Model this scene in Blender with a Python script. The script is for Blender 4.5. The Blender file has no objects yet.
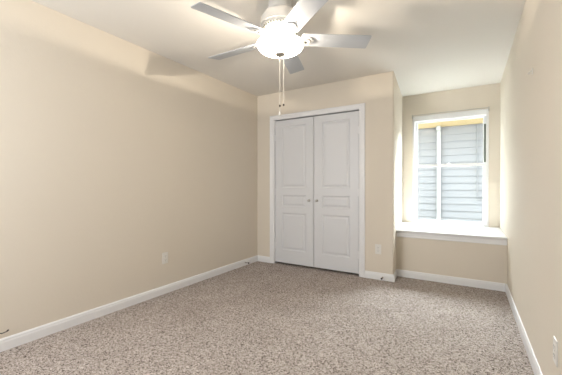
import bpy, bmesh, math, random
from mathutils import Vector, Matrix
random.seed(7)
S = bpy.context.scene
COL = S.collection

# ------------------------------------------------------------ camera
cd = bpy.data.cameras.new('camera')
cam = bpy.data.objects.new('camera', cd)
COL.objects.link(cam)
cd.sensor_width = 36.0
cd.lens = 308.5 / 562 * 36.0
cd.clip_start = 0.02
yaw, pit = math.radians(31.33), math.radians(-0.235)
fw = Vector((-math.sin(yaw) * math.cos(pit), math.cos(yaw) * math.cos(pit), math.sin(pit)))
cam.location = (0, 0, 1.108)
cam.rotation_euler = fw.to_track_quat('-Z', 'Y').to_euler()
S.camera = cam

# ------------------------------------------------------------ world, exposure
S.view_settings.view_transform = 'Standard'
S.view_settings.look = 'None'
S.view_settings.gamma = 1.0
S.view_settings.use_curve_mapping = False
S.view_settings.exposure = 0.92
w = bpy.data.worlds.new('sky')
S.world = w
w.use_nodes = True
bg = w.node_tree.nodes['Background']
bg.inputs[0].default_value = (0.86, 0.94, 1.0, 1)
bg.inputs[1].default_value = 4.0

H = 2.44
XL, XR = -2.681, 0.345
YB, YL, YW = 3.731, 4.0, 4.872          # closet wall, low bay wall, window wall
XA, XA2 = -0.745, -0.851                # bay's left side, front and back
YBK = -1.0                              # wall behind the camera
FX, FY, FZ = -1.175, 1.92, 2.18         # fan blades' centre

# hazy bright sun coming over the neighbour's roof into the window bay
sd = bpy.data.lights.new('hazy_sun', 'SUN')
sd.energy = 37.0; sd.angle = math.radians(75); sd.color = (0.90, 0.95, 1.0)
so = bpy.data.objects.new('hazy_sun', sd)
COL.objects.link(so)
so.location = (2, 12, 9)
so.rotation_euler = Vector((-0.38, -0.76, -0.50)).to_track_quat('-Z', 'Y').to_euler()

# large soft fill added behind the camera to brighten the room, no real lamp
ad = bpy.data.lights.new('fill_light', 'AREA')
ad.shape = 'RECTANGLE'; ad.size = 1.2; ad.size_y = 1.4
ad.energy = 29; ad.color = (0.93, 0.965, 1.0)
ao = bpy.data.objects.new('fill_light', ad)
COL.objects.link(ao)
ao.location = (-1.95, -0.75, 1.45)
ao.rotation_euler = Vector((0.25, 1.0, 0.12)).to_track_quat('-Z', 'Y').to_euler()

# ------------------------------------------------------------ materials
def mat(name, col, rough=0.6, bump=None, var=None, spec=0.5, metal=0.0, emis=None, dist=0.002):
    m = bpy.data.materials.new(name); m.use_nodes = True
    nt = m.node_tree; b = nt.nodes['Principled BSDF']
    b.inputs['Base Color'].default_value = (*col, 1)
    b.inputs['Roughness'].default_value = rough
    b.inputs['Metallic'].default_value = metal
    b.inputs['Specular IOR Level'].default_value = spec
    tc = nt.nodes.new('ShaderNodeTexCoord')
    if var:
        sc, amt = var
        n = nt.nodes.new('ShaderNodeTexNoise'); n.inputs['Scale'].default_value = sc
        n.inputs['Detail'].default_value = 4
        nt.links.new(tc.outputs['Object'], n.inputs['Vector'])
        mx = nt.nodes.new('ShaderNodeMix'); mx.data_type = 'RGBA'
        mx.inputs[6].default_value = (*[c * (1 - amt) for c in col], 1)
        mx.inputs[7].default_value = (*[min(1, c * (1 + amt)) for c in col], 1)
        nt.links.new(n.outputs['Fac'], mx.inputs[0])
        nt.links.new(mx.outputs[2], b.inputs['Base Color'])
    if bump:
        sc, st = bump
        n = nt.nodes.new('ShaderNodeTexNoise'); n.inputs['Scale'].default_value = sc
        n.inputs['Detail'].default_value = 5
        nt.links.new(tc.outputs['Object'], n.inputs['Vector'])
        bp = nt.nodes.new('ShaderNodeBump'); bp.inputs['Strength'].default_value = st
        bp.inputs['Distance'].default_value = dist
        nt.links.new(n.outputs['Fac'], bp.inputs['Height'])
        nt.links.new(bp.outputs['Normal'], b.inputs['Normal'])
    if emis:
        b.inputs['Emission Color'].default_value = (*emis[0], 1)
        b.inputs['Emission Strength'].default_value = emis[1]
    return m

M_wall = mat('beige_wall_paint', (0.73, 0.667, 0.575), 0.75, bump=(38, 0.35), var=(2.5, 0.015), spec=0.3)
M_ceil = mat('offwhite_ceiling_paint', (0.77, 0.74, 0.69), 0.9, bump=(45, 0.4), spec=0.2)
M_trim = mat('white_trim_paint', (0.82, 0.825, 0.84), 0.35, var=(3, 0.01))
M_door = mat('white_door_paint', (0.70, 0.71, 0.735), 0.4, bump=(120, 0.05))
M_vinyl = mat('white_vinyl', (0.80, 0.80, 0.80), 0.4, var=(5, 0.01))
M_fan = mat('white_fan_enamel', (0.55, 0.55, 0.55), 0.35, var=(6, 0.01))
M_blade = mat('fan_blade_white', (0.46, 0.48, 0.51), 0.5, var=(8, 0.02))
M_dark = mat('dark_gap', (0.02, 0.02, 0.02), 0.7, var=(20, 0.1))
M_rubber = mat('black_rubber', (0.015, 0.015, 0.015), 0.6, var=(20, 0.1))
M_nickel = mat('satin_nickel', (0.55, 0.53, 0.50), 0.35, metal=1.0, var=(20, 0.03))
M_plate = mat('white_outlet_plastic', (0.78, 0.76, 0.72), 0.35, var=(20, 0.01))
M_chain = mat('pale_chain_metal', (0.75, 0.72, 0.66), 0.4, metal=0.3, var=(20, 0.03))
M_brass = mat('dark_bronze_bead', (0.06, 0.04, 0.03), 0.4, metal=0.6, var=(20, 0.05))
M_siding = mat('pale_grey_siding', (0.225, 0.225, 0.233), 0.8, spec=0.2, var=(3, 0.02))
M_soffit = mat('tan_soffit_paint', (0.60, 0.44, 0.22), 0.7, var=(5, 0.04))
M_spout = mat('white_aluminium', (0.36, 0.36, 0.35), 0.4, var=(6, 0.01))
M_ground = mat('pale_gravel', (0.33, 0.335, 0.30), 0.9, bump=(30, 0.6), var=(12, 0.3), dist=0.01)
M_roof = mat('grey_shingle', (0.20, 0.19, 0.18), 0.9, bump=(40, 0.5), var=(15, 0.3))
M_strip = mat('dark_green_weatherstrip', (0.10, 0.115, 0.085), 0.6, var=(20, 0.1))
M_bowl = mat('frosted_lit_glass', (0.9, 0.86, 0.78), 0.3, emis=((1.0, 0.90, 0.76), 10.0), var=(12, 0.02))
M_bowl_in = mat('frosted_glass_inside', (0.6, 0.57, 0.52), 0.5, var=(12, 0.02))
M_bulb = mat('lit_bulb_glass', (0.9, 0.9, 0.85), 0.3, emis=((1.0, 0.9, 0.72), 12.0), var=(12, 0.02))

def carpet_mat():
    m = bpy.data.materials.new('speckled_frieze_carpet'); m.use_nodes = True
    nt = m.node_tree; b = nt.nodes['Principled BSDF']
    b.inputs['Roughness'].default_value = 0.95
    b.inputs['Specular IOR Level'].default_value = 0.1
    tc = nt.nodes.new('ShaderNodeTexCoord')
    def noise(sc, det, rough=0.6):
        n = nt.nodes.new('ShaderNodeTexNoise')
        n.inputs['Scale'].default_value = sc; n.inputs['Detail'].default_value = det
        n.inputs['Roughness'].default_value = rough
        nt.links.new(tc.outputs['Object'], n.inputs['Vector']); return n
    vo = nt.nodes.new('ShaderNodeTexVoronoi'); vo.inputs['Scale'].default_value = 165
    vo.inputs['Randomness'].default_value = 1.0
    nt.links.new(tc.outputs['Object'], vo.inputs['Vector'])
    sx = nt.nodes.new('ShaderNodeSeparateColor'); nt.links.new(vo.outputs['Color'], sx.inputs[0])
    n1 = noise(48, 2, 0.6)
    mr = nt.nodes.new('ShaderNodeMapRange'); mr.inputs[1].default_value = 0.3; mr.inputs[2].default_value = 0.7
    mr.inputs[3].default_value = -0.16; mr.inputs[4].default_value = 0.16
    nt.links.new(n1.outputs['Fac'], mr.inputs[0])
    ad_ = nt.nodes.new('ShaderNodeMath'); ad_.operation = 'ADD'
    nt.links.new(sx.outputs[0], ad_.inputs[0]); nt.links.new(mr.outputs[0], ad_.inputs[1])
    r1 = nt.nodes.new('ShaderNodeValToRGB')
    e = r1.color_ramp.elements
    e[0].position = 0.0; e[0].color = (0.075, 0.055, 0.045, 1)
    e[1].position = 1.0; e[1].color = (0.66, 0.60, 0.57, 1)
    k = e.new(0.14); k.color = (0.20, 0.165, 0.145, 1)
    k = e.new(0.24); k.color = (0.355, 0.31, 0.284, 1)
    k = e.new(0.62); k.color = (0.44, 0.385, 0.355, 1)
    nt.links.new(ad_.outputs[0], r1.inputs['Fac'])
    n2 = noise(3.0, 3)
    r2 = nt.nodes.new('ShaderNodeValToRGB')
    r2.color_ramp.elements[0].position = 0.35; r2.color_ramp.elements[0].color = (0.90, 0.89, 0.88, 1)
    r2.color_ramp.elements[1].position = 0.65; r2.color_ramp.elements[1].color = (1.0, 1.0, 1.0, 1)
    nt.links.new(n2.outputs['Fac'], r2.inputs['Fac'])
    mx = nt.nodes.new('ShaderNodeMix'); mx.data_type = 'RGBA'; mx.blend_type = 'MULTIPLY'
    mx.inputs[0].default_value = 1.0
    nt.links.new(r1.outputs['Color'], mx.inputs[6]); nt.links.new(r2.outputs['Color'], mx.inputs[7])
    nt.links.new(mx.outputs[2], b.inputs['Base Color'])
    n3 = noise(90, 2, 0.6)
    bp = nt.nodes.new('ShaderNodeBump'); bp.inputs['Strength'].default_value = 0.5
    bp.inputs['Distance'].default_value = 0.005
    nt.links.new(n3.outputs['Fac'], bp.inputs['Height'])
    nt.links.new(bp.outputs['Normal'], b.inputs['Normal'])
    return m
M_carpet = carpet_mat()

def glass_mat():
    m = bpy.data.materials.new('clear_window_glass'); m.use_nodes = True
    nt = m.node_tree
    for n in list(nt.nodes):
        if n.type != 'OUTPUT_MATERIAL': nt.nodes.remove(n)
    out = [n for n in nt.nodes if n.type == 'OUTPUT_MATERIAL'][0]
    t = nt.nodes.new('ShaderNodeBsdfTransparent'); t.inputs[0].default_value = (0.95, 0.97, 0.96, 1)
    g = nt.nodes.new('ShaderNodeBsdfGlossy'); g.inputs['Roughness'].default_value = 0.02
    x = nt.nodes.new('ShaderNodeMixShader'); x.inputs[0].default_value = 0.05
    nt.links.new(t.outputs[0], x.inputs[1]); nt.links.new(g.outputs[0], x.inputs[2])
    nt.links.new(x.outputs[0], out.inputs['Surface'])
    return m
M_glass = glass_mat()

# ------------------------------------------------------------ mesh helpers
def link(name, bm, m, parent=None, smooth=False, bevel=None, loc=None):
    bmesh.ops.remove_doubles(bm, verts=bm.verts, dist=1e-6)
    bmesh.ops.recalc_face_normals(bm, faces=bm.faces)
    me = bpy.data.meshes.new(name); bm.to_mesh(me); bm.free()
    me.materials.append(m)
    o = bpy.data.objects.new(name, me); COL.objects.link(o)
    if smooth:
        for p in me.polygons: p.use_smooth = True
        if smooth != 'all':
            try: me.set_sharp_from_angle(angle=math.radians(35))
            except Exception: pass
    if bevel:
        md = o.modifiers.new('bevel', 'BEVEL'); md.width = bevel; md.segments = 2
        md.limit_method = 'ANGLE'; md.angle_limit = math.radians(40)
    if loc: o.location = loc
    if parent: o.parent = parent
    return o

def box(bm, x0, x1, y0, y1, z0, z1):
    v = [bm.verts.new((x, y, z)) for z in (z0, z1) for (x, y) in ((x0, y0), (x1, y0), (x1, y1), (x0, y1))]
    for f in ((3, 2, 1, 0), (4, 5, 6, 7), (0, 1, 5, 4), (1, 2, 6, 5), (2, 3, 7, 6), (3, 0, 4, 7)):
        bm.faces.new([v[i] for i in f])

def prism(bm, pts, z0, z1):
    a = [bm.verts.new((x, y, z0)) for x, y in pts]
    b = [bm.verts.new((x, y, z1)) for x, y in pts]
    n = len(pts)
    bm.faces.new(a[::-1]); bm.faces.new(b)
    for i in range(n): bm.faces.new((a[i], a[(i + 1) % n], b[(i + 1) % n], b[i]))

def lathe(bm, prof, seg=32, M=None, a0=0, a1=2 * math.pi):
    rings = []
    for r, z in prof:
        if r < 1e-6: ring = [bm.verts.new((0, 0, z))] * seg
        else: ring = [bm.verts.new((r * math.cos(2 * math.pi * i / seg), r * math.sin(2 * math.pi * i / seg), z)) for i in range(seg)]
        rings.append(ring)
    for A, B in zip(rings, rings[1:]):
        for i in range(seg):
            j = (i + 1) % seg
            q = []
            for v in (A[i], A[j], B[j], B[i]):
                if v not in q: q.append(v)
            if len(q) >= 3: bm.faces.new(q)
    if M is not None:
        vs = {v for r in rings for v in r}
        bmesh.ops.transform(bm, matrix=M, verts=list(vs))

def tube(bm, pts, r, seg=8):
    pts = [Vector(p) for p in pts]; rings = []
    up = Vector((0, 0, 1))
    for i, p in enumerate(pts):
        d = (pts[min(i + 1, len(pts) - 1)] - pts[max(i - 1, 0)]).normalized()
        u = d.cross(up)
        if u.length < 0.05: u = d.cross(Vector((0, 1, 0)))
        u.normalize(); v = d.cross(u).normalized()
        rings.append([bm.verts.new(p + (u * math.cos(a) + v * math.sin(a)) * r) for a in [2 * math.pi * k / seg for k in range(seg)]])
    for A, B in zip(rings, rings[1:]):
        for i in range(seg): bm.faces.new((A[i], A[(i + 1) % seg], B[(i + 1) % seg], B[i]))
    bm.faces.new(rings[0]); bm.faces.new(rings[-1][::-1])

def sweep_plan(bm, path, prof):
    """profile (u = out from the wall, z) along a plan polyline; room lies to the LEFT of the path"""
    P = [Vector(p) for p in path]; rings = []
    for i, p in enumerate(P):
        ns = []
        if i > 0: d = (P[i] - P[i - 1]).normalized(); ns.append(Vector((-d.y, d.x)))
        if i < len(P) - 1: d = (P[i + 1] - P[i]).normalized(); ns.append(Vector((-d.y, d.x)))
        if len(ns) == 2:
            n = (ns[0] + ns[1]); n = n / n.dot(ns[0])
        else: n = ns[0]
        rings.append([bm.verts.new((p.x + n.x * u, p.y + n.y * u, z)) for u, z in prof])
    for A, B in zip(rings, rings[1:]):
        for i in range(len(prof)):
            j = (i + 1) % len(prof); bm.faces.new((A[i], A[j], B[j], B[i]))
    bm.faces.new(rings[0]); bm.faces.new(rings[-1][::-1])

def empty(name, label=None, cat=None, group=None, loc=(0, 0, 0), rz=0):
    o = bpy.data.objects.new(name, None); COL.objects.link(o)
    o.empty_display_size = 0.1
    o.location = loc; o.rotation_euler = (0, 0, rz)
    if label: o['label'] = label
    if cat: o['category'] = cat
    if group: o['group'] = group
    return o
def tag(o, label, cat, group=None):
    o['label'] = label; o['category'] = cat
    if group: o['group'] = group
    return o
def struct(o, label=None):
    o['kind'] = 'structure'
    if label: o['label'] = label
    return o

# ------------------------------------------------------------ room shell
T = 0.12
bm = bmesh.new(); box(bm, XL - T, XR + T, YBK - 2.2, YW + T, -0.1, 0)
struct(link('floor', bm, M_carpet), 'speckled beige and brown cut pile carpet')
bm = bmesh.new(); box(bm, XL - T, XR + T, YBK - 2.2, YW + T, H, H + 0.15)
struct(link('ceiling', bm, M_ceil), 'flat off-white ceiling')
bm = bmesh.new(); box(bm, XL - T, XL, YBK - 2.2, YW + T, 0, H)
struct(link('wall_left', bm, M_wall), 'long beige wall on the left')
bm = bmesh.new(); box(bm, XR, XR + T, YBK - 2.2, YW + T, 0, H)
struct(link('wall_right', bm, M_wall), 'beige wall on the right')

DX0, DX1, DZ = -2.379, -1.151, 2.05      # closet opening
J = 0.018                                # jamb thickness
def arc(cx, cy, r, a0, a1, n=6):
    return [(cx + r * math.cos(math.radians(a0 + (a1 - a0) * i / n)), cy + r * math.sin(math.radians(a0 + (a1 - a0) * i / n))) for i in range(n + 1)]
bm = bmesh.new()
prism(bm, [(XL, YB), (DX0 - J, YB), (DX0 - J, YB + T), (XL, YB + T)], 0, H)
R_ = 0.02
prism(bm, [(DX1 + J, YB)] + arc(XA - R_, YB + R_, R_, -90, 0) + [(XA2 + 0.002, YW), (XA2 - T, YW), (XA - T - 0.02, YB + T), (DX1 + J, YB + T)], 0, H)
box(bm, DX0 - J, DX1 + J, YB, YB + T, DZ + J, H)
struct(link('wall_closet', bm, M_wall, smooth=True), 'beige closet wall with its corner at the window bay')
bm = bmesh.new()
box(bm, XL, XA2 - T + 0.01, YB + 0.75, YB + 0.80, 0, H)
struct(link('wall_closet_back', bm, M_wall))
# low bay wall under the ledge
bm = bmesh.new(); box(bm, XA - 0.14, XR, YL, YL + T, 0, 0.556)
struct(link('wall_bay', bm, M_wall), 'low beige wall under the window ledge')
# window wall
WX0, WX1, WZ0, WZ1 = -0.705, 0.222, 0.575, 2.125
bm = bmesh.new()
box(bm, XL, WX0, YW, YW + T, 0, H); box(bm, WX1, XR, YW, YW + T, 0, H)
box(bm, WX0, WX1, YW, YW + T, WZ1, H); box(bm, WX0, WX1, YW, YW + T, 0, WZ0)
struct(link('wall_window', bm, M_wall), 'beige wall around the window')
# wall behind the camera, with an open doorway, and the hall's end
BX0, BX1 = -1.15, -0.35
bm = bmesh.new()
box(bm, XL, BX0, YBK - T, YBK, 0, H); box(bm, BX1, XR, YBK - T, YBK, 0, H); box(bm, BX0, BX1, YBK - T, YBK, 2.05, H)
struct(link('wall_back', bm, M_wall))
bm = bmesh.new(); box(bm, XL, XR, YBK - 2.2, YBK - 2.1, 0, H)
struct(link('wall_hall', bm, M_wall))

# baseboards
BP = [(0, 0), (0.014, 0), (0.014, 0.058), (0.011, 0.066), (0.011, 0.074), (0.006, 0.083), (0, 0.084)]
bm = bmesh.new(); sweep_plan(bm, [(XL, YB), (XL, YBK)], BP)
struct(link('baseboard_left', bm, M_trim), 'white baseboard along the left wall')
bm = bmesh.new(); sweep_plan(bm, [(DX0 - 0.073, YB), (XL + 0.014, YB)], BP)
struct(link('baseboard_closet', bm, M_trim), 'short white baseboard between corner and closet')
bm = bmesh.new(); sweep_plan(bm, [(XA - 0.026, YL), (XA + 0.0, YB + 0.0), (DX1 + 0.062, YB)], BP)
struct(link('baseboard_corner', bm, M_trim), 'white baseboard wrapping the wall corner')
bm = bmesh.new(); sweep_plan(bm, [(XR - 0.014, YL), (XA - 0.02, YL)], BP)
struct(link('baseboard_bay', bm, M_trim), 'white baseboard under the window ledge')
bm = bmesh.new(); sweep_plan(bm, [(XR, YBK), (XR, YL)], BP)
struct(link('baseboard_right', bm, M_trim), 'white baseboard along the right wall')

# closet casing (mitred) and jamb
bm = bmesh.new()
prof = [(0.0, 0.0), (0.0, 0.008), (0.008, 0.012), (0.04, 0.014), (0.052, 0.018), (0.066, 0.018), (0.072, 0.012), (0.072, 0.0)]
cx0, cx1, cz = DX0 - 0.004, DX1 + 0.004, DZ + 0.004
rings = []
for (x, z, dx, dz) in ((cx0, 0, -1, 0), (cx0, cz, -1, 1), (cx1, cz, 1, 1), (cx1, 0, 1, 0)):
    rings.append([bm.verts.new((x + u * dx, YB - v, z + u * dz * 0.87)) for u, v in prof])
for A, B in zip(rings, rings[1:]):
    for i in range(len(prof)):
        j = (i + 1) % len(prof); bm.faces.new((A[i], A[j], B[j], B[i]))
bm.faces.new(rings[0]); bm.faces.new(rings[-1][::-1])
trim = struct(link('trim_1', bm, M_trim), 'white moulded casing around the closet doors')
bm = bmesh.new()
box(bm, DX0 - J, DX0, YB, YB + T, 0, DZ); box(bm, DX1, DX1 + J, YB, YB + T, 0, DZ); box(bm, DX0 - J, DX1 + J, YB, YB + T, DZ, DZ + J)
link('jamb', bm, M_trim, trim)

# closet doors
def door_mesh(wd, z0, z1, panels, st):
    bm = bmesh.new(); th = 0.035
    def q(a): bm.faces.new([bm.verts.new(p) for p in a])
    xs0, xs1 = st, wd - st
    zs = [z0] + [z for p in panels for z in p] + [z1]
    q([(0, 0, z0), (xs0, 0, z0), (xs0, 0, z1), (0, 0, z1)])
    q([(xs1, 0, z0), (wd, 0, z0), (wd, 0, z1), (xs1, 0, z1)])
    for i in range(0, len(zs), 2):
        q([(xs0, 0, zs[i]), (xs1, 0, zs[i]), (xs1, 0, zs[i + 1]), (xs0, 0, zs[i + 1])])
    for a, b in panels:
        lv = [(0, 0), (0.006, 0.004), (0.014, 0.011), (0.026, 0.011), (0.044, 0.003)]
        rr = [[(xs0 + u, d, a + u), (xs1 - u, d, a + u), (xs1 - u, d, b - u), (xs0 + u, d, b - u)] for u, d in lv]
        for A, B in zip(rr, rr[1:]):
            for i in range(4):
                j = (i + 1) % 4; q([A[i], A[j], B[j], B[i]])
        q(rr[-1])
    q([(0, th, z0), (0, th, z1), (wd, th, z1), (wd, th, z0)])
    q([(0, 0, z0), (0, 0, z1), (0, th, z1), (0, th, z0)]); q([(wd, 0, z0), (wd, th, z0), (wd, th, z1), (wd, 0, z1)])
    q([(0, 0, z0), (0, th, z0), (wd, th, z0), (wd, 0, z0)]); q([(0, 0, z1), (wd, 0, z1), (wd, th, z1), (0, th, z1)])
    bmesh.ops.remove_doubles(bm, verts=bm.verts, dist=1e-5)
    return bm
panels = [(0.21, 0.735), (0.822, 0.985), (1.085, 1.955)]
DW = (DX1 - DX0 - 0.017) / 2
for n, x0, kx, hx, lab in ((1, DX0 + 0.005, DW - 0.063, 0, 'left white three-panel closet door'), (2, DX0 + 0.012 + DW, 0.045, DW, 'right white three-panel closet door')):
    d = struct(link('door_%d' % n, door_mesh(DW, 0.030, DZ - 0.014, panels, 0.112), M_door, loc=(x0, YB + 0.008, 0)), lab)
    bm = bmesh.new()
    lathe(bm, [(0, 0), (0.016, 0), (0.017, 0.003), (0.009, 0.006), (0.006, 0.012), (0.007, 0.018), (0.013, 0.023), (0.0155, 0.030), (0.013, 0.037), (0.006, 0.040), (0, 0.040)], 20,
          Matrix.Translation((kx, 0, 0.917)) @ Matrix.Rotation(math.radians(90), 4, 'X'))
    o = link('knob', bm, M_nickel, d, smooth='all'); o['label'] = 'small satin metal knob'
    for z in (0.26, 1.03, 1.80):
        bm = bmesh.new()
        lathe(bm, [(0, -0.048), (0.004, -0.046), (0.0055, -0.044), (0.0055, 0.044), (0.004, 0.046), (0, 0.048)], 10, Matrix.Translation((hx, -0.006, z)))
        s = 1 if hx == 0 else -1
        box(bm, min(hx, hx + s * 0.012), max(hx, hx + s * 0.012), -0.0015, 0.0005, z - 0.044, z + 0.044)
        link('hinge', bm, M_trim, d)

# deep window ledge
bm = bmesh.new()
prism(bm, [(XA - 0.014, YL - 0.034), (XR, YL - 0.034), (XR, YW), (XA2 + 0.004, YW)], 0.556, 0.575)
led = struct(link('trim_2', bm, M_trim, bevel=0.005), 'deep glossy white window ledge across the bay')
bm = bmesh.new()
sweep_plan(bm, [(XR, YL), (XA - 0.012, YL)], [(0, 0.487), (0.012, 0.487), (0.014, 0.498), (0.012, 0.505), (0.014, 0.54), (0.024, 0.552), (0.024, 0.556), (0, 0.556)])
link('apron', bm, M_trim, led)

# ------------------------------------------------------------ window
def ring_frame(bm, x0, x1, z0, z1, l, r, b, t, y0, y1):
    box(bm, x0, x0 + l, y0, y1, z0, z1); box(bm, x1 - r, x1, y0, y1, z0, z1)
    box(bm, x0 + l, x1 - r, y0, y1, z0, z0 + b); box(bm, x0 + l, x1 - r, y0, y1, z1 - t, z1)
bm = bmesh.new(); ring_frame(bm, WX0, WX1, WZ0, WZ1, 0.028, 0.028, 0.012, 0.075, YW - 0.006, YW + T)
win = struct(link('window_1', bm, M_vinyl, bevel=0.003), 'white double-hung window in the bay')
fx0, fx1 = WX0 + 0.028, WX1 - 0.028
bm = bmesh.new(); ring_frame(bm, fx0, fx1, 1.385, WZ1 - 0.075, 0.030, 0.030, 0.034, 0.022, YW + 0.062, YW + 0.09)
us = link('upper_sash', bm, M_vinyl, win, bevel=0.002)
bm = bmesh.new(); box(bm, fx0 + 0.03, fx1 - 0.03, YW + 0.074, YW + 0.078, 1.419, WZ1 - 0.097)
link('glass_pane', bm, M_glass, us)
bm = bmesh.new(); ring_frame(bm, fx0, fx1, WZ0 + 0.012, 1.419, 0.030, 0.036, 0.032, 0.036, YW + 0.028, YW + 0.058)
ls = link('lower_sash', bm, M_vinyl, win, bevel=0.002)
bm = bmesh.new(); box(bm, fx0 + 0.03, fx1 - 0.036, YW + 0.041, YW + 0.045, WZ0 + 0.044, 1.383)
link('glass_pane', bm, M_glass, ls)
bm = bmesh.new(); box(bm, -0.27, -0.21, YW + 0.030, YW + 0.055, 1.4192, 1.428); box(bm, -0.25, -0.225, YW + 0.016, YW + 0.045, 1.428, 1.436)
link('sash_lock', bm, M_vinyl, ls, bevel=0.002)
bm = bmesh.new(); box(bm, fx1 - 0.022, fx1 - 0.0005, YW + 0.0595, YW + 0.0615, 1.43, 1.94)
o = link('jamb_liner', bm, M_strip, win); o['label'] = 'dark strip beside the upper sash'

# curtain rod across the window head
rod = empty('curtain_rod', 'thin grey rod along the top edge of the window', 'curtain rod', loc=(0, YW - 0.03, 2.135))
bm = bmesh.new(); tube(bm, [(-0.705, 0, 0), (0.222, 0, 0)], 0.0045, 8)
link('rod', bm, M_nickel, rod, smooth=True)
for x in (-0.705, 0.222):
    bm = bmesh.new(); box(bm, x - 0.005, x + 0.005, -0.008, 0.03, -0.045, 0.012)
    link('bracket', bm, M_nickel, rod, bevel=0.001)

# ------------------------------------------------------------ outside
bm = bmesh.new(); box(bm, -14, 14, YW + T, 30, -0.5, -0.3)
struct(link('ground', bm, M_ground), 'ground between the houses')
NY = 8.4
nb = empty('neighbouring_house', "neighbour's pale clapboard house wall seen through the window", 'house', loc=(0, NY, -0.3))
bm = bmesh.new()
exp_ = 0.165; z = 0.0
while z < 2.84:
    v = [bm.verts.new(p) for p in ((-8, -0.034, z), (6, -0.034, z), (6, -0.002, min(z + exp_ + 0.01, 2.87)), (-8, -0.002, min(z + exp_ + 0.01, 2.87)), (-8, 0.0, z), (6, 0.0, z))]
    bm.faces.new((v[0], v[1], v[2], v[3])); bm.faces.new((v[0], v[4], v[5], v[1]))
    z += exp_
link('siding', bm, M_siding, nb)
bm = bmesh.new(); box(bm, -8, 6, 0.0, 4.0, 0, 2.84); link('wall', bm, M_siding, nb)
bm = bmesh.new(); box(bm, -8.3, 6.3, -1.0, 0.3, 2.84, 2.86); link('soffit', bm, M_soffit, nb)
bm = bmesh.new(); box(bm, -8.3, 6.3, -1.03, -1.0, 2.82, 3.0); link('fascia', bm, M_spout, nb)
bm = bmesh.new()
v = [bm.verts.new(p) for p in ((-8.3, -1.05, 3.0), (6.3, -1.05, 3.0), (6.3, 2.0, 3.9), (-8.3, 2.0, 3.9), (6.3, 4.4, 3.0), (-8.3, 4.4, 3.0))]
bm.faces.new((v[0], v[1], v[2], v[3])); bm.faces.new((v[3], v[2], v[4], v[5])); bm.faces.new((v[0], v[5], v[4], v[1])); bm.faces.new((v[0], v[3], v[5])); bm.faces.new((v[1], v[4], v[2]))
link('roof', bm, M_roof, nb)
dsp = empty('downspout', "white downspout running down the neighbour's wall", 'downspout', loc=(-0.618, NY - 0.045, -0.3))
bm = bmesh.new(); box(bm, -0.042, 0.042, -0.06, 0.0, 0.02, 2.75)
link('pipe', bm, M_spout, dsp, bevel=0.006)
bm = bmesh.new(); box(bm, -0.045, 0.045, -0.20, 0.0, 2.73, 2.835)
link('elbow', bm, M_spout, dsp, bevel=0.008)
bm = bmesh.new(); tube(bm, [(0.16, NY - 0.055, 2.53), (0.16, NY - 0.055, 0.84), (0.17, NY - 0.055, 0.822), (0.19, NY - 0.055, 0.81), (0.40, NY - 0.055, 0.81)], 0.011, 8)
tag(link('conduit', bm, M_siding, smooth=True), "thin pale conduit on the neighbour's siding near the window's right edge", 'pipe')

# ------------------------------------------------------------ ceiling fan
fan = empty('ceiling_fan', 'white five-blade ceiling fan with a lit frosted glass bowl', 'ceiling fan', loc=(FX, FY, H))
def fz(z): return z - H
bm = bmesh.new()
lathe(bm, [(0, fz(2.44)), (0.086, fz(2.44)), (0.088, fz(2.425)), (0.086, fz(2.39)), (0.080, fz(2.385)), (0, fz(2.385))], 48)
link('canopy', bm, M_fan, fan, smooth=True)
bm = bmesh.new()
lathe(bm, [(0, fz(2.385)), (0.098, fz(2.385)), (0.104, fz(2.38)), (0.104, fz(2.366)), (0.118, fz(2.358)), (0.135, fz(2.335)), (0.142, fz(2.30)), (0.142, fz(2.275)), (0.134, fz(2.268)),
           (0.134, fz(2.262)), (0.120, fz(2.235)), (0.100, fz(2.222)), (0, fz(2.222))], 64)
motor = link('motor_housing', bm, M_fan, fan, smooth=True)
bm = bmesh.new()
for i in range(36):
    a = 2 * math.pi * i / 36
    p0 = Vector((0.1305 * math.cos(a), 0.1305 * math.sin(a), fz(2.255))); p1 = Vector((0.1215 * math.cos(a + 0.06), 0.1215 * math.sin(a + 0.06), fz(2.238)))
    tube(bm, [p0, p1], 0.0035, 5)
o = link('vent_slots', bm, M_strip, motor); o['label'] = 'ring of dark cooling slots'
bm = bmesh.new()
lathe(bm, [(0, fz(2.222)), (0.070, fz(2.222)), (0.070, fz(2.206)), (0.052, fz(2.200)), (0.050, fz(2.185)), (0.020, fz(2.180)), (0.012, fz(2.175)), (0.008, fz(2.075)), (0, fz(2.075))], 32)
link('switch_housing', bm, M_fan, fan, smooth=True)
# bowl: open-topped frosted glass
bm = bmesh.new()
RB, ZR, ZB = 0.167, 2.1415, 2.068
outer = [(RB * math.sin(t), ZB + (ZR - 0.012 - ZB) * (1 - math.cos(t))) for t in [math.radians(4 + 86 * i / 14) for i in range(15)]]
prof = [(r, fz(z)) for r, z in outer] + [(RB + 0.003, fz(ZR - 0.004)), (RB + 0.003, fz(ZR)), (RB - 0.002, fz(ZR))] + [(max(r - 0.004, 0.008), fz(z + 0.004)) for r, z in reversed(outer)]
lathe(bm, prof + [prof[0]], 56)
bowl = link('light_bowl', bm, M_bowl, fan, smooth='all')
bowl.data.materials.append(M_bowl_in)
for p in bowl.data.polygons:
    if p.normal.dot(p.center - Vector((0, 0, fz(ZR) + 0.05))) < 0: p.material_index = 1
bm = bmesh.new()
lathe(bm, [(0, fz(2.080)), (0.034, fz(2.077)), (0.037, fz(2.068)), (0.032, fz(2.060)), (0.014, fz(2.055)), (0.008, fz(2.048)), (0, fz(2.046))], 24)
link('finial', bm, M_nickel, fan, smooth=True)
BX, BY, BZ = 0.012, -0.070, 2.128
bm = bmesh.new()
bmesh.ops.create_uvsphere(bm, u_segments=16, v_segments=10, radius=0.018, matrix=Matrix.Translation((BX, BY, fz(BZ) - 0.022)))
link('bulb', bm, M_bulb, fan, smooth='all')
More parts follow.
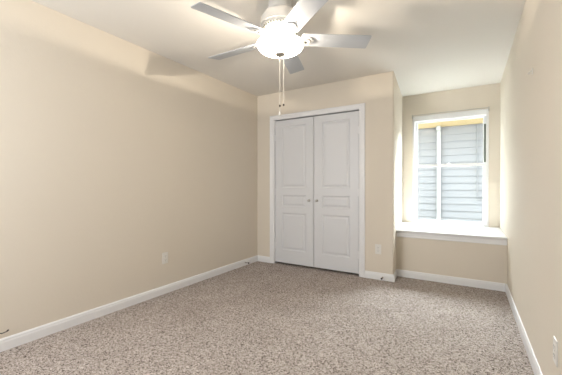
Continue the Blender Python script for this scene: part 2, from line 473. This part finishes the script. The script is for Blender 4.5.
ld = bpy.data.lights.new('bulb_light', 'POINT'); ld.energy = 17; ld.color = (1.0, 0.88, 0.72); ld.shadow_soft_size = 0.006
lo = bpy.data.objects.new('bulb_light', ld); COL.objects.link(lo); lo.parent = fan; lo.location = (BX, BY, fz(2.136))

def blade_mesh():
    bm = bmesh.new()
    r0, r1, t = 0.155, 0.66, 0.006
    pts = []
    w0, w1 = 0.064, 0.070
    pts += [(r0 + 0.012, -w0), ]
    pts += [(r1 - 0.010, -w1), (r1 - 0.003, -w1 + 0.003), (r1, -w1 + 0.010), (r1, w1 - 0.010), (r1 - 0.003, w1 - 0.003), (r1 - 0.010, w1)]
    pts += [(r0 + 0.012, w0), (r0, w0 - 0.015), (r0, -w0 + 0.015)]
    prism(bm, pts, -t / 2, t / 2)
    return bm
def bracket_mesh():
    bm = bmesh.new()
    # arm from the hub widening into a scalloped plate under the blade
    pts = [(0.060, -0.016), (0.110, -0.014), (0.140, -0.022), (0.165, -0.038), (0.195, -0.043), (0.222, -0.034), (0.232, -0.018), (0.246, -0.008),
           (0.246, 0.008), (0.232, 0.018), (0.222, 0.034), (0.195, 0.043), (0.165, 0.038), (0.140, 0.022), (0.110, 0.014), (0.060, 0.016)]
    prism(bm, pts, -0.009, -0.0035)
    return bm
me_b = None
for k in range(5):
    ang = math.radians(35.5 + 72 * k)
    MP = Matrix.Translation((0, 0, FZ - H)) @ Matrix.Rotation(ang, 4, 'Z') @ Matrix.Rotation(math.radians(-13), 4, 'X')
    if me_b is None:
        b = link('blade', blade_mesh(), M_blade, fan, bevel=0.0015); me_b = b.data
        kk = link('blade_bracket', bracket_mesh(), M_fan, b, bevel=0.0015)
        bm = bmesh.new()
        lathe(bm, [(0.026, -0.0095), (0.024, -0.0125), (0.019, -0.0125), (0.017, -0.0095)], 24, Matrix.Translation((0.196, 0, 0)))
        mm = link('medallion', bm, M_nickel, b)
        scr = []
        for sx, sy in ((0.178, -0.026), (0.178, 0.026), (0.236, 0)):
            bm = bmesh.new()
            lathe(bm, [(0, -0.0125), (0.004, -0.0115), (0.005, -0.009), (0, -0.009)], 10, Matrix.Translation((sx, sy, 0)))
            scr.append(link('screw', bm, M_nickel, b))
        first = (b, kk, mm, *scr)
    else:
        b = first[0].copy(); COL.objects.link(b); b.parent = fan
        for c in first[1:]:
            c2 = c.copy(); COL.objects.link(c2); c2.parent = b
    b.matrix_local = MP
# pull chains
for i, (dx, dy, z1, dark) in enumerate(((-0.001, -0.004, 1.703, True), (0.024, 0.008, 1.708, False))):
    bm = bmesh.new()
    tube(bm, [(dx, dy, fz(2.05)), (dx, dy, fz(z1))], 0.0016, 6)
    n = int((2.05 - z1) / 0.009)
    ch = link('pull_chain', bm, M_chain, fan)
    bm = bmesh.new()
    lathe(bm, [(0, fz(z1)), (0.005, fz(z1 - 0.003)), (0.0065, fz(z1 - 0.009)), (0.005, fz(z1 - 0.015)), (0, fz(z1 - 0.018))], 12, Matrix.Translation((dx, dy, 0)))
    o = link('bead', bm, M_brass, ch, smooth='all'); o['label'] = 'dark bead on the chain'
    if dark:
        bm = bmesh.new()
        tube(bm, [(dx, dy, fz(z1 - 0.018)), (dx, dy, fz(z1 - 0.05))], 0.0014, 6)
        lathe(bm, [(0, fz(z1 - 0.048)), (0.005, fz(z1 - 0.052)), (0.010, fz(z1 - 0.066)), (0.009, fz(z1 - 0.078)), (0, fz(z1 - 0.083))], 14, Matrix.Translation((dx, dy, 0)))
        link('pull_knob', bm, M_plate, ch, smooth=True)

# ------------------------------------------------------------ outlets
def outlet(label, loc, rz):
    e = empty('electrical_outlet', label, 'outlet', None, loc, rz)
    bm = bmesh.new(); box(bm, -0.036, 0.036, -0.006, 0, -0.058, 0.058)
    link('cover_plate', bm, M_plate, e, bevel=0.003)
    for z in (-0.02, 0.02):
        bm = bmesh.new()
        prism(bm, arc(0, 0, 0.0165, 35, 145, 6) + arc(0, 0, 0.0165, 215, 325, 6), 0, 0.0085)
        bmesh.ops.transform(bm, matrix=Matrix.Translation((0, 0, z)) @ Matrix.Rotation(math.radians(90), 4, 'X'), verts=bm.verts)
        r = link('receptacle', bm, M_plate, e)
        bm = bmesh.new()
        box(bm, -0.0075, -0.0055, -0.0089, -0.008, z - 0.001, z + 0.007); box(bm, 0.0055, 0.0075, -0.0089, -0.008, z - 0.001, z + 0.007)
        box(bm, -0.002, 0.002, -0.0089, -0.008, z - 0.010, z - 0.006)
        link('slots', bm, M_dark, r)
    bm = bmesh.new(); lathe(bm, [(0, 0.0075), (0.0025, 0.007), (0.003, 0.006), (0, 0.006)], 10, Matrix.Rotation(math.radians(90), 4, 'X'))
    link('screw', bm, M_nickel, e)
outlet('white duplex outlet on the long left wall', (XL, 2.097, 0.367), math.radians(90))
outlet('white duplex outlet on the closet wall beside the bay corner', (-0.918, YB, 0.36), 0)
outlet('white duplex outlet low on the right wall at the photo edge', (XR, 1.865, 0.350), math.radians(-90))

# spring door stops
def stop(label, loc, rz, L=0.065):
    e = empty('door_stop', label, 'door stop', None, loc, rz)
    bm = bmesh.new(); lathe(bm, [(0, 0), (0.011, 0), (0.011, 0.003), (0.005, 0.006), (0, 0.006)], 14, Matrix.Rotation(math.radians(90), 4, 'X'))
    link('base', bm, M_nickel, e)
    bm = bmesh.new()
    tube(bm, [(0.0045 * math.cos(t * 1.3), -0.006 - (L - 0.016) * t / 60, 0.0045 * math.sin(t * 1.3)) for t in range(61)], 0.0011, 5)
    link('spring', bm, M_brass, e)
    bm = bmesh.new(); lathe(bm, [(0, L - 0.012), (0.008, L - 0.012), (0.0105, L - 0.009), (0.0105, L - 0.001), (0.006, L), (0, L)], 14, Matrix.Rotation(math.radians(90), 4, 'X'))
    link('rubber_tip', bm, M_rubber, e)
stop('spring door stop on the left baseboard near the closet corner', (XL + 0.014, 3.42, 0.042), math.radians(90))
stop('spring door stop on the baseboard beside the bay corner', (-0.862, YB - 0.014, 0.035), 0, 0.06)

# coax stub low on the left wall at the picture's edge
cab = empty('cable_stub', 'short black cable stub poking out above the left baseboard', 'cable', loc=(XL, 0.80, 0.126))
bm = bmesh.new(); tube(bm, [(0, -0.02, -0.002), (0.012, -0.012, -0.004), (0.02, 0.0, 0.0), (0.028, 0.012, 0.006)], 0.0032, 8)
link('cable', bm, M_rubber, cab, smooth=True)
bm = bmesh.new(); tube(bm, [(0.028, 0.012, 0.006), (0.032, 0.018, 0.014)], 0.005, 8)
link('connector', bm, M_rubber, cab)

# little wall hook
hk = empty('wall_hook', 'tiny white hook high on the right wall near the bay', 'hook', loc=(XR, 2.512, 1.84), rz=math.radians(-90))
bm = bmesh.new(); box(bm, -0.010, 0.010, -0.003, 0, -0.018, 0.018)
link('plate', bm, M_plate, hk, bevel=0.001)
bm = bmesh.new(); tube(bm, [(0, -0.002, 0.004), (0, -0.014, 0.0), (0, -0.020, -0.008), (0, -0.016, -0.015), (0, -0.024, -0.010)], 0.003, 8)
link('peg', bm, M_plate, hk, smooth=True)
